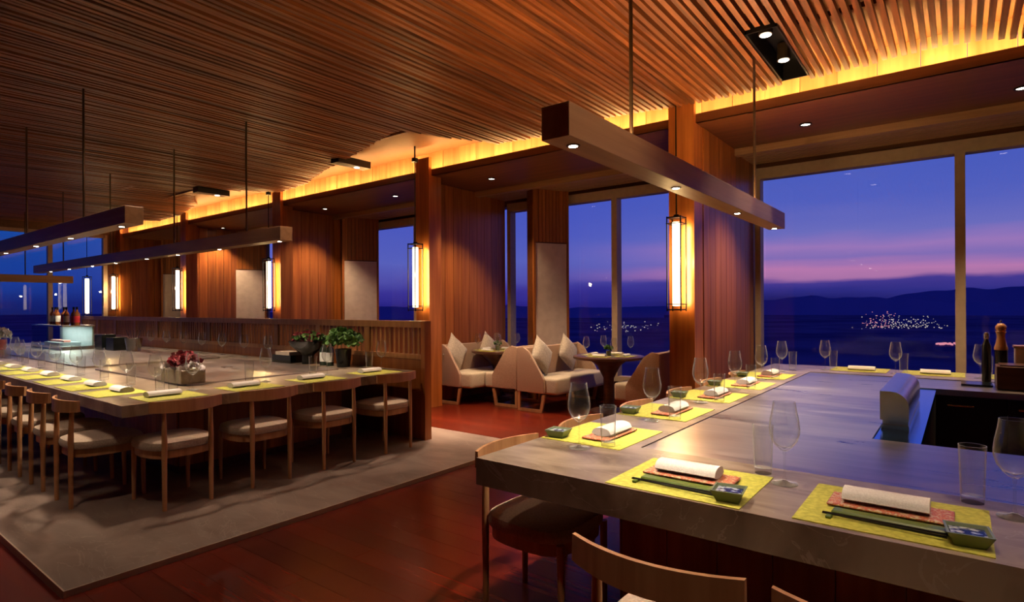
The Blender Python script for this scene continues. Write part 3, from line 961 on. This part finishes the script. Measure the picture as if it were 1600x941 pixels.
bm = BM(); lathe(bm, [(0, 0), (.07, 0), (.09, .20), (.08, .20), (0, .05)], 20); part('pot', bm, 'lacquer_black', t_, True)
bm = BM(); blossoms(bm, (0, 0, .25), .19, 110, .06, .8, 14); part('foliage', bm, 'leaf_green', t_)


def make_bottle(mat, lab, cap='black_metal', r=.042, h=.30):
    t_ = thing('bottle', '', 'bottle')
    bm = BM(); lathe(bm, [(0, 0), (r, 0), (r, h * .58), (r * .85, h * .66), (r * .36, h * .76), (r * .33, h * .93), (0, h * .93)], 18); part('bottle_body', bm, mat, t_, True)
    bm = BM(); lathe(bm, [(r + .001, h * .15), (r + .001, h * .5)], 18); part('paper_label', bm, lab, t_, True)
    bm = BM(); lathe(bm, [(r * .4, h * .86), (r * .4, h), (0, h)], 14); part('cap', bm, cap, t_, True)
    return t_


B1 = Kind(make_bottle('dark_bottle', 'white_paper'))
for i, x in enumerate((-5.62, -5.74)):
    B1.place((x, 3.95, .75), .4, ('dark bottle with a white paper label, nearer the green plant', 'dark bottle with a white paper label, nearer the red flower bowl')[i], 'labelled bottles by the screen')
B2 = Kind(make_bottle('amber_bottle', 'red_label'))
B3 = Kind(make_bottle('amber_bottle', 'white_paper'))
# chilled display case
lamp('case_light', 'AREA', (-12.1, 3.22, 1.11), 8, (.9, 1, .95), shape='RECTANGLE', size=1.5, size_y=.1)
t_ = thing('display_case', 'glass display case on the left island below the bottles', 'display case', (-12.1, 3.22, .75))
bm = BM(); box(bm, -.95, .75, -.22, .22, 0, .05); part('case_base', bm, 'steel', t_)
bm = BM(); box(bm, -.95, .75, -.22, .22, .37, .39); part('case_top', bm, 'steel', t_)
bm = BM(); box(bm, -.94, .74, -.215, -.21, .051, .369); box(bm, .735, .74, -.209, .209, .051, .369); part('case_glass', bm, 'case_glass', t_)
bm = BM(); box(bm, -.93, .73, .19, .21, .051, .369); part('back_panel', bm, 'ice', t_)
simple('ice_tray', mesh('ice_tray', (lambda b_: (box(b_, -.4, .4, -.15, .15, 0, .05), b_)[1])(BM()), 'ice'), (-12.1, 3.20, .801), 0, 'tray of white ice inside the glass display case', 'tray', None)
for i in range(3):
    bm = BM(); box(bm, -.08, .08, -.05, .05, 0, .035); bevel(bm, .012, 2)
    simple('fish_fillet', mesh('fish_fillet', bm, 'pink_fish', True), (-11.85 - .24 * i, 3.18, .852), .2 * i, 'pink fish fillet on the ice, %s from the right' % ords[i], 'fish', 'fish fillets in the case')
for i, (x, k_) in enumerate(((-11.50, B2), (-11.66, B2), (-12.03, B3), (-12.16, B2), (-12.5, B3), (-12.62, B3), (-12.78, B3))):
    k_.place((x, 3.24, 1.14), .3 * i, '%s bottle from the right on the display case, %s' % (ords[i], 'red label' if k_ is B2 else 'pale label'), 'bottles on the display case')
for i, (x, y) in enumerate(((-10.75, 3.4), (-10.42, 3.45))):
    bm = BM(); box(bm, -.12, .12, -.1, .1, 0, .24 - .04 * i); bevel(bm, .005, 1)
    simple('box', mesh('box', bm, 'lacquer_black'), (x, y, .762), .1, ('taller dark box right of the display case', 'shorter dark box right of the display case')[i], 'box', None)
t_ = thing('ice_bucket', 'steel ice bucket with upright utensils on the left island', 'bucket', (-9.9, 3.5, .762))
bm = BM(); lathe(bm, [(0, 0), (.09, 0), (.12, .2), (.11, .2), (0, .02)], 20); part('bucket_body', bm, 'steel', t_, True)
bm = BM(); [rod(bm, (.02 * k, 0, .03), (.05 * k, .03 * k, .32), .006, n=6) for k in (-2, -1, 0, 1, 2)]; part('utensils', bm, 'steel', t_)
t_ = thing('serving_box', 'dark box with a pinkish tray on top left of the red flower bowl', 'box', (-6.45, 3.95, .75))
bm = BM(); box(bm, -.2, .2, -.1, .1, 0, .09); part('box_body', bm, 'lacquer_black', t_)
bm = BM(); box(bm, -.14, .16, -.09, .09, .091, .13); part('tray_insert', bm, 'tray_tan', t_)

# things at the far right corner of the right counter
t_ = thing('serving_tray', 'dark wooden serving chest at the right edge of the right counter', 'tray', (.62, 5.93, .752))
bm = BM(); box(bm, -.40, .45, -.13, .13, .0, .175); bevel(bm, .004, 1); part('chest_body', bm, 'walnut', t_)
bm = BM(); box(bm, -.38, .45, -.12, .12, .1755, .185); part('chest_lid', bm, 'walnut', t_)
simple('board', mesh('serving_mat', (lambda b_: (box(b_, -.1, .1, -.12, .12, 0, .01), b_)[1])(BM()), 'lacquer_black'), (.105, 6.06, .752), 0, 'flat black slate board beside the wooden chest', 'board', None).name = 'slate_board'
t_ = thing('pepper_mill', 'turned wooden pepper mill standing behind the dark chest', 'pepper mill', (.262, 6.16, .75))
bm = BM(); lathe(bm, [(0, 0), (.042, 0), (.042, .28), (0, .28)], 20); part('mill_stand', bm, 'lacquer_black', t_, True)
bm = BM(); lathe(bm, [(0, .281), (.044, .281), (.045, .30), (.040, .315), (.036, .33), (.027, .38), (.028, .41), (.036, .43), (.030, .436), (.036, .455), (.036, .475), (.02, .495), (0, .50)], 24); part('mill_body', bm, 'mill_wood', t_, True)
bm = BM(); lathe(bm, [(0, .501), (.008, .505), (.006, .52), (0, .523)], 12); part('knob', bm, 'steel', t_, True)
t_ = thing('oil_bottle', 'slim black bottle with metal cap left of the pepper mill', 'bottle', (.175, 6.35, .75))
bm = BM(); lathe(bm, [(0, 0), (.032, 0), (.034, .30), (.02, .34), (.016, .36), (0, .36)], 18); part('bottle_body', bm, 'lacquer_black', t_, True)
bm = BM(); lathe(bm, [(0, .361), (.020, .361), (.022, .40), (.012, .415), (0, .415)], 14); part('cap', bm, 'steel', t_, True)
t_ = thing('wooden_box', 'pale tan wooden box behind the dark chest at the right edge', 'box', (.60, 6.22, .75))
bm = BM(); box(bm, -.25, .35, -.09, .09, 0, .30); bevel(bm, .004, 1); part('box_body', bm, 'tray_tan', t_)
bm = BM(); box(bm, -.26, .36, -.095, .095, .301, .318); part('lid', bm, 'beam_wood_x', t_)

# ------------------------------------------------------------------ slatted screen behind the left island
sc = thing('slatted_screen', 'low timber screen with vertical slats behind the left island', 'screen', (0, 0, 0))
X1, X0 = -4.37, -16.0
bm = BM(); box(bm, X1 - .06, X1, 4.21, 4.30, .03, 3.0 * 0 + 1.26); 
part('post', bm, 'wall_wood', sc)
bm = BM(); box(bm, X0, X1 - .061, 4.22, 4.29, 1.19, 1.26); part('top_rail', bm, 'screen_wood', sc)
bm = BM(); box(bm, X0, X1 - .061, 4.23, 4.28, .86, .91); part('middle_rail', bm, 'screen_wood', sc)
bm = BM(); box(bm, X0, X1 - .061, 4.235, 4.275, .03, .859); part('lower_panel', bm, 'wall_wood', sc)
bmb = BM(); box(bmb, -.045, .045, 4.222, 4.288, .911, 1.189); pp = mesh('post', bmb, 'screen_wood')
bmb = BM(); box(bmb, -.015, .015, 4.235, 4.275, .911, 1.189); sl = mesh('slat', bmb, 'screen_wood')
x = X1 - .12; k = 0
while x > X0 + .05:
    if k % 12 == 11: ob('post', pp, sc, (x, 0, 0)); x -= .115
    else: ob('slat', sl, sc, (x, 0, 0)); x -= .075
    k += 1
# tall end post of the screen, reaching the ceiling side of column two
# ------------------------------------------------------------------ dining bay furniture
def make_seat(name, cat, length, depth=.62):
    """seat facing +x; near side panel at y=0, far at y=length; back at x=0"""
    t_ = thing(name, '', cat)
    side = [(0.0, .26), (0.0, .84), (.10, .86), (.20, .80), (.40, .50), (.44, .44), (.44, .26)]
    for y in (0, length - .045):
        bm = BM(); prism(bm, side, 'Y', y, y + .045); bevel(bm, .008, 2); part('side_panel', bm, 'tan_fabric', t_, True)
    bm = BM(); box(bm, 0, .11, .046, length - .046, .26, .845); bevel(bm, .015, 2); part('backrest', bm, 'tan_fabric', t_, True)
    bm = BM(); box(bm, .111, depth, .046 if length > 1 else .046, length - .046, .24, .46); bevel(bm, .04, 3); part('seat_cushion', bm, 'cream_fabric', t_, True)
    for y in (.012, length - .045):
        bm = BM(); box(bm, 0, .04, y, y + .03, 0, .259); box(bm, .041, .40, y, y + .03, 0, .035)
        prism(bm, [(.36, .0), (.40, .0), (.45, .238), (.405, .238)], 'Y', y + .0005, y + .0295); part('sled_leg', bm, 'oak', t_)
    return t_


LS = Kind(make_seat('loveseat', 'sofa', 1.45))
LS.place((-6.12, 6.15, 0), 0, 'cream two-seat sofa against the timber wall at left, with two cushions', 'loveseats in the window bay')
LS.place((-4.78, 6.32, 0), 0, 'cream two-seat sofa in front of the pale panel pier, with two cushions', 'loveseats in the window bay')
AC = Kind(make_seat('armchair', 'armchair', .62))
AC.place((-4.87, 7.05, 0), PI, 'tan armchair seen from behind, back to back with the middle sofa', 'armchairs in the window bay')
AC.place((-2.78, 7.05, 0), PI, 'tan armchair seen from behind, right of the round table by the column', 'armchairs in the window bay')


def make_cushion():
    n = 10; bm = BM(); g_ = {}
    for s in (-1, 1):
        for i in range(n + 1):
            for j in range(n + 1):
                u = -1 + 2 * i / n; v_ = -1 + 2 * j / n
                edge = (1 - u * u) * (1 - v_ * v_)
                pinch = 1 - .10 * (1 - abs(u) ** 2) * (abs(v_) ** 3); pinch2 = 1 - .10 * (1 - abs(v_) ** 2) * (abs(u) ** 3)
                g_[s, i, j] = bm.verts.new((s * .075 * edge ** .45 + (0 if edge else 0), .21 * u * pinch2, .21 * v_ * pinch))
        for i in range(n):
            for j in range(n): bm.faces.new((g_[s, i, j], g_[s, i + 1, j], g_[s, i + 1, j + 1], g_[s, i, j + 1]))
    bmesh.ops.remove_doubles(bm, verts=bm.verts, dist=.0005)
    return mesh('cushion', bm, 'cushion_fabric', True)


cu = make_cushion()
for x, y, s in ((-6.0, 6.42, 'nearer cushion on the sofa at left'), (-6.0, 7.20, 'farther cushion on the sofa at left'),
                (-4.56, 6.60, 'nearer cushion on the middle sofa'), (-4.56, 7.28, 'farther cushion on the middle sofa')):
    o = simple('cushion', cu, (x, y, .735), 0, 'beige square cushion standing on its corner, ' + s, 'cushion', 'cushions on the sofas')
    o.rotation_euler = (PI / 4 + .08, -.22, .05)


def make_table():
    t_ = thing('dining_table', '', 'table')
    bm = BM(); lathe(bm, [(0, .745), (.46, .745), (.47, .738), (.47, .715), (.455, .705), (0, .705)], 40); part('table_top', bm, 'walnut', t_, True)
    bm = BM(); lathe(bm, [(0, 0), (.25, 0), (.25, .02), (.09, .05), (.07, .12), (.07, .45), (.16, .62), (.28, .704), (0, .704)], 28); part('pedestal', bm, 'walnut', t_, True)
    return t_


TB = Kind(make_table())
for (x, y), s in (((-5.60, 6.92), 'left'), ((-3.72, 6.95), 'right')):
    TB.place((x, y, 0), 0, 'round dark dining table, the %s of the two in the window bay' % s, 'round tables in the window bay').scale = (.84, .84, 1) if s == 'left' else (1, 1, 1)
    for i, a in enumerate((0, PI / 2, PI, 3 * PI / 2)):
        nm = ('right', 'far', 'left', 'near')[i]
        q = (x + .24 * math.cos(a), y + .24 * math.sin(a))
        bm = BM(); box(bm, -.15, .15, -.11, .11, 0, .003)
        simple('placemat', mesh('placemat', bm, 'placemat_green'), (q[0], q[1], .746), a + PI / 2, 'small green placemat on the %s side of the %s round table' % (nm, s), 'placemat', 'placemats on the round tables')
        simple('napkin', nap_me, (q[0], q[1], .75), a + PI / 2, 'rolled napkin on the %s side of the %s round table' % (nm, s), 'napkin', 'napkins on the round tables').scale = (.8, .7, .7)
        r2 = (x + .30 * math.cos(a + .72), y + .30 * math.sin(a + .72))
        WG.place((r2[0], r2[1], .746), 0, 'wine glass %s of the %s round table' % (('at the far right', 'at the far left', 'at the near left', 'at the near right')[i], s), 'wine glasses on the round tables').scale = (.85, .85, .85)
    bm = BM(); blossoms(bm, (0, 0, .07), .06, 16, .035, 1, 21); 
    t_ = thing('posy', 'tiny green posy in the middle of the %s round table' % s, 'flowers', (x, y, .746))
    part('foliage', bm, 'leaf_green', t_)
    bm = BM(); lathe(bm, [(0, 0), (.03, 0), (.035, .07), (.0, .07)], 14); part('vase', bm, 'celadon', t_, True)

# ------------------------------------------------------------------ outside: bay, hills and city lights
bm = BM(); n = 48
for a in range(1):
    vs = [bm.verts.new((-9000, YW + 60, -80)), bm.verts.new((9000, YW + 60, -80)), bm.verts.new((9000, 9500, -80)), bm.verts.new((-9000, 9500, -80))]
    bm.faces.new(vs)
    vs = [bm.verts.new((-12000, -6000, -80.2)), bm.verts.new((XE - 60, -6000, -80.2)), bm.verts.new((XE - 60, 9500, -80.2)), bm.verts.new((-12000, 9500, -80.2))]
    bm.faces.new(vs)
tag(ob('bay_water', mesh('bay_water', bm, 'sea')), 'dark indigo bay water far below the windows', 'water', None, 'stuff')


def ridge(label, R, a0, a1, hmin, hmax, seed, depth=900):
    rnd = random.Random(seed); bm = BM(); n = 110; rows = []
    ph = [rnd.uniform(0, 6) for _ in range(5)]
    for i in range(n + 1):
        a = a0 + (a1 - a0) * i / n
        h = sum(math.sin(a * f + ph[k]) / (k + 1) for k, f in enumerate((9, 21, 47, 90, 160))) / 2.3
        h = hmin + (hmax - hmin) * (.5 + .5 * h)
        e = min(1, i / 40, (n - i) / 40); h *= e * e * (3 - 2 * e)
        rows.append([bm.verts.new((r * math.sin(a), r * math.cos(a), z)) for r, z in ((R - depth, -80), (R - depth * .4, -80 + (h + 80) * .6), (R, max(-79, h)), (R + depth, -80))])
    for p, q in zip(rows, rows[1:]):
        for i in range(3): bm.faces.new((p[i], p[i + 1], q[i + 1], q[i]))
    return tag(ob('horizon_ridge', mesh('horizon_ridge', bm, 'far_ridge', True)), label, 'hills', None, 'stuff')


ridge('low dark hills across the bay in the right window', 6500, -.45, .35, -10, 120, 5)
ridge('dark ridge shaped cloud mass behind the right window mullion', 8500, -.16, .42, 120, 330, 12)  # ridge mesh standing in for a dark cloud mass
ridge('low dark hills across the bay in the middle windows', 5200, -1.0, -.4, -30, 40, 9)


def city(name, label, pts, mat):
    bm = BM()
    for x, y, z, s in pts: box(bm, x - s, x + s, y - s, y + s, z, z + s * 1.6)
    tag(ob(name, mesh(name, bm, mat)), label, 'city lights', None, 'stuff')


rnd = random.Random(3)


def dirp(u, v, z=None, dist=None):
    du = (u - 800) / FPX; c, s = math.cos(YAW), math.sin(YAW)
    return (-s + c * du, c + s * du)


def cluster(u0, u1, n, z0, z1, s, d0=1900, d1=2300):
    r = []
    for _ in range(n):
        u = rnd.triangular(u0, u1, (u0 + u1) / 2); t = rnd.uniform(d0, d1); dx, dy = dirp(u, 0)
        r.append((dx * t, dy * t, rnd.triangular(z0, z1, z0 + 6), s * rnd.uniform(.5, 1)))
    return r


city('city_lights', 'white harbour lights across the bay, right of centre in the right window', cluster(1340, 1480, 110, -79, -30, 1.6) + cluster(1325, 1500, 60, -79, -76, 1.6), 'city_white')
city('city_lights', 'pink harbour lights across the bay among the white ones', cluster(1340, 1410, 70, -79, -20, 1.6) + [(x, y, z, 2) for x, y, z, _ in cluster(1450, 1500, 26, -79, -78, 1, 1150, 1160)], 'city_pink')
city('city_lights', 'faint harbour lights seen through the middle windows', cluster(905, 1040, 60, -79, -50, 1.4, 1700, 2300), 'city_white')
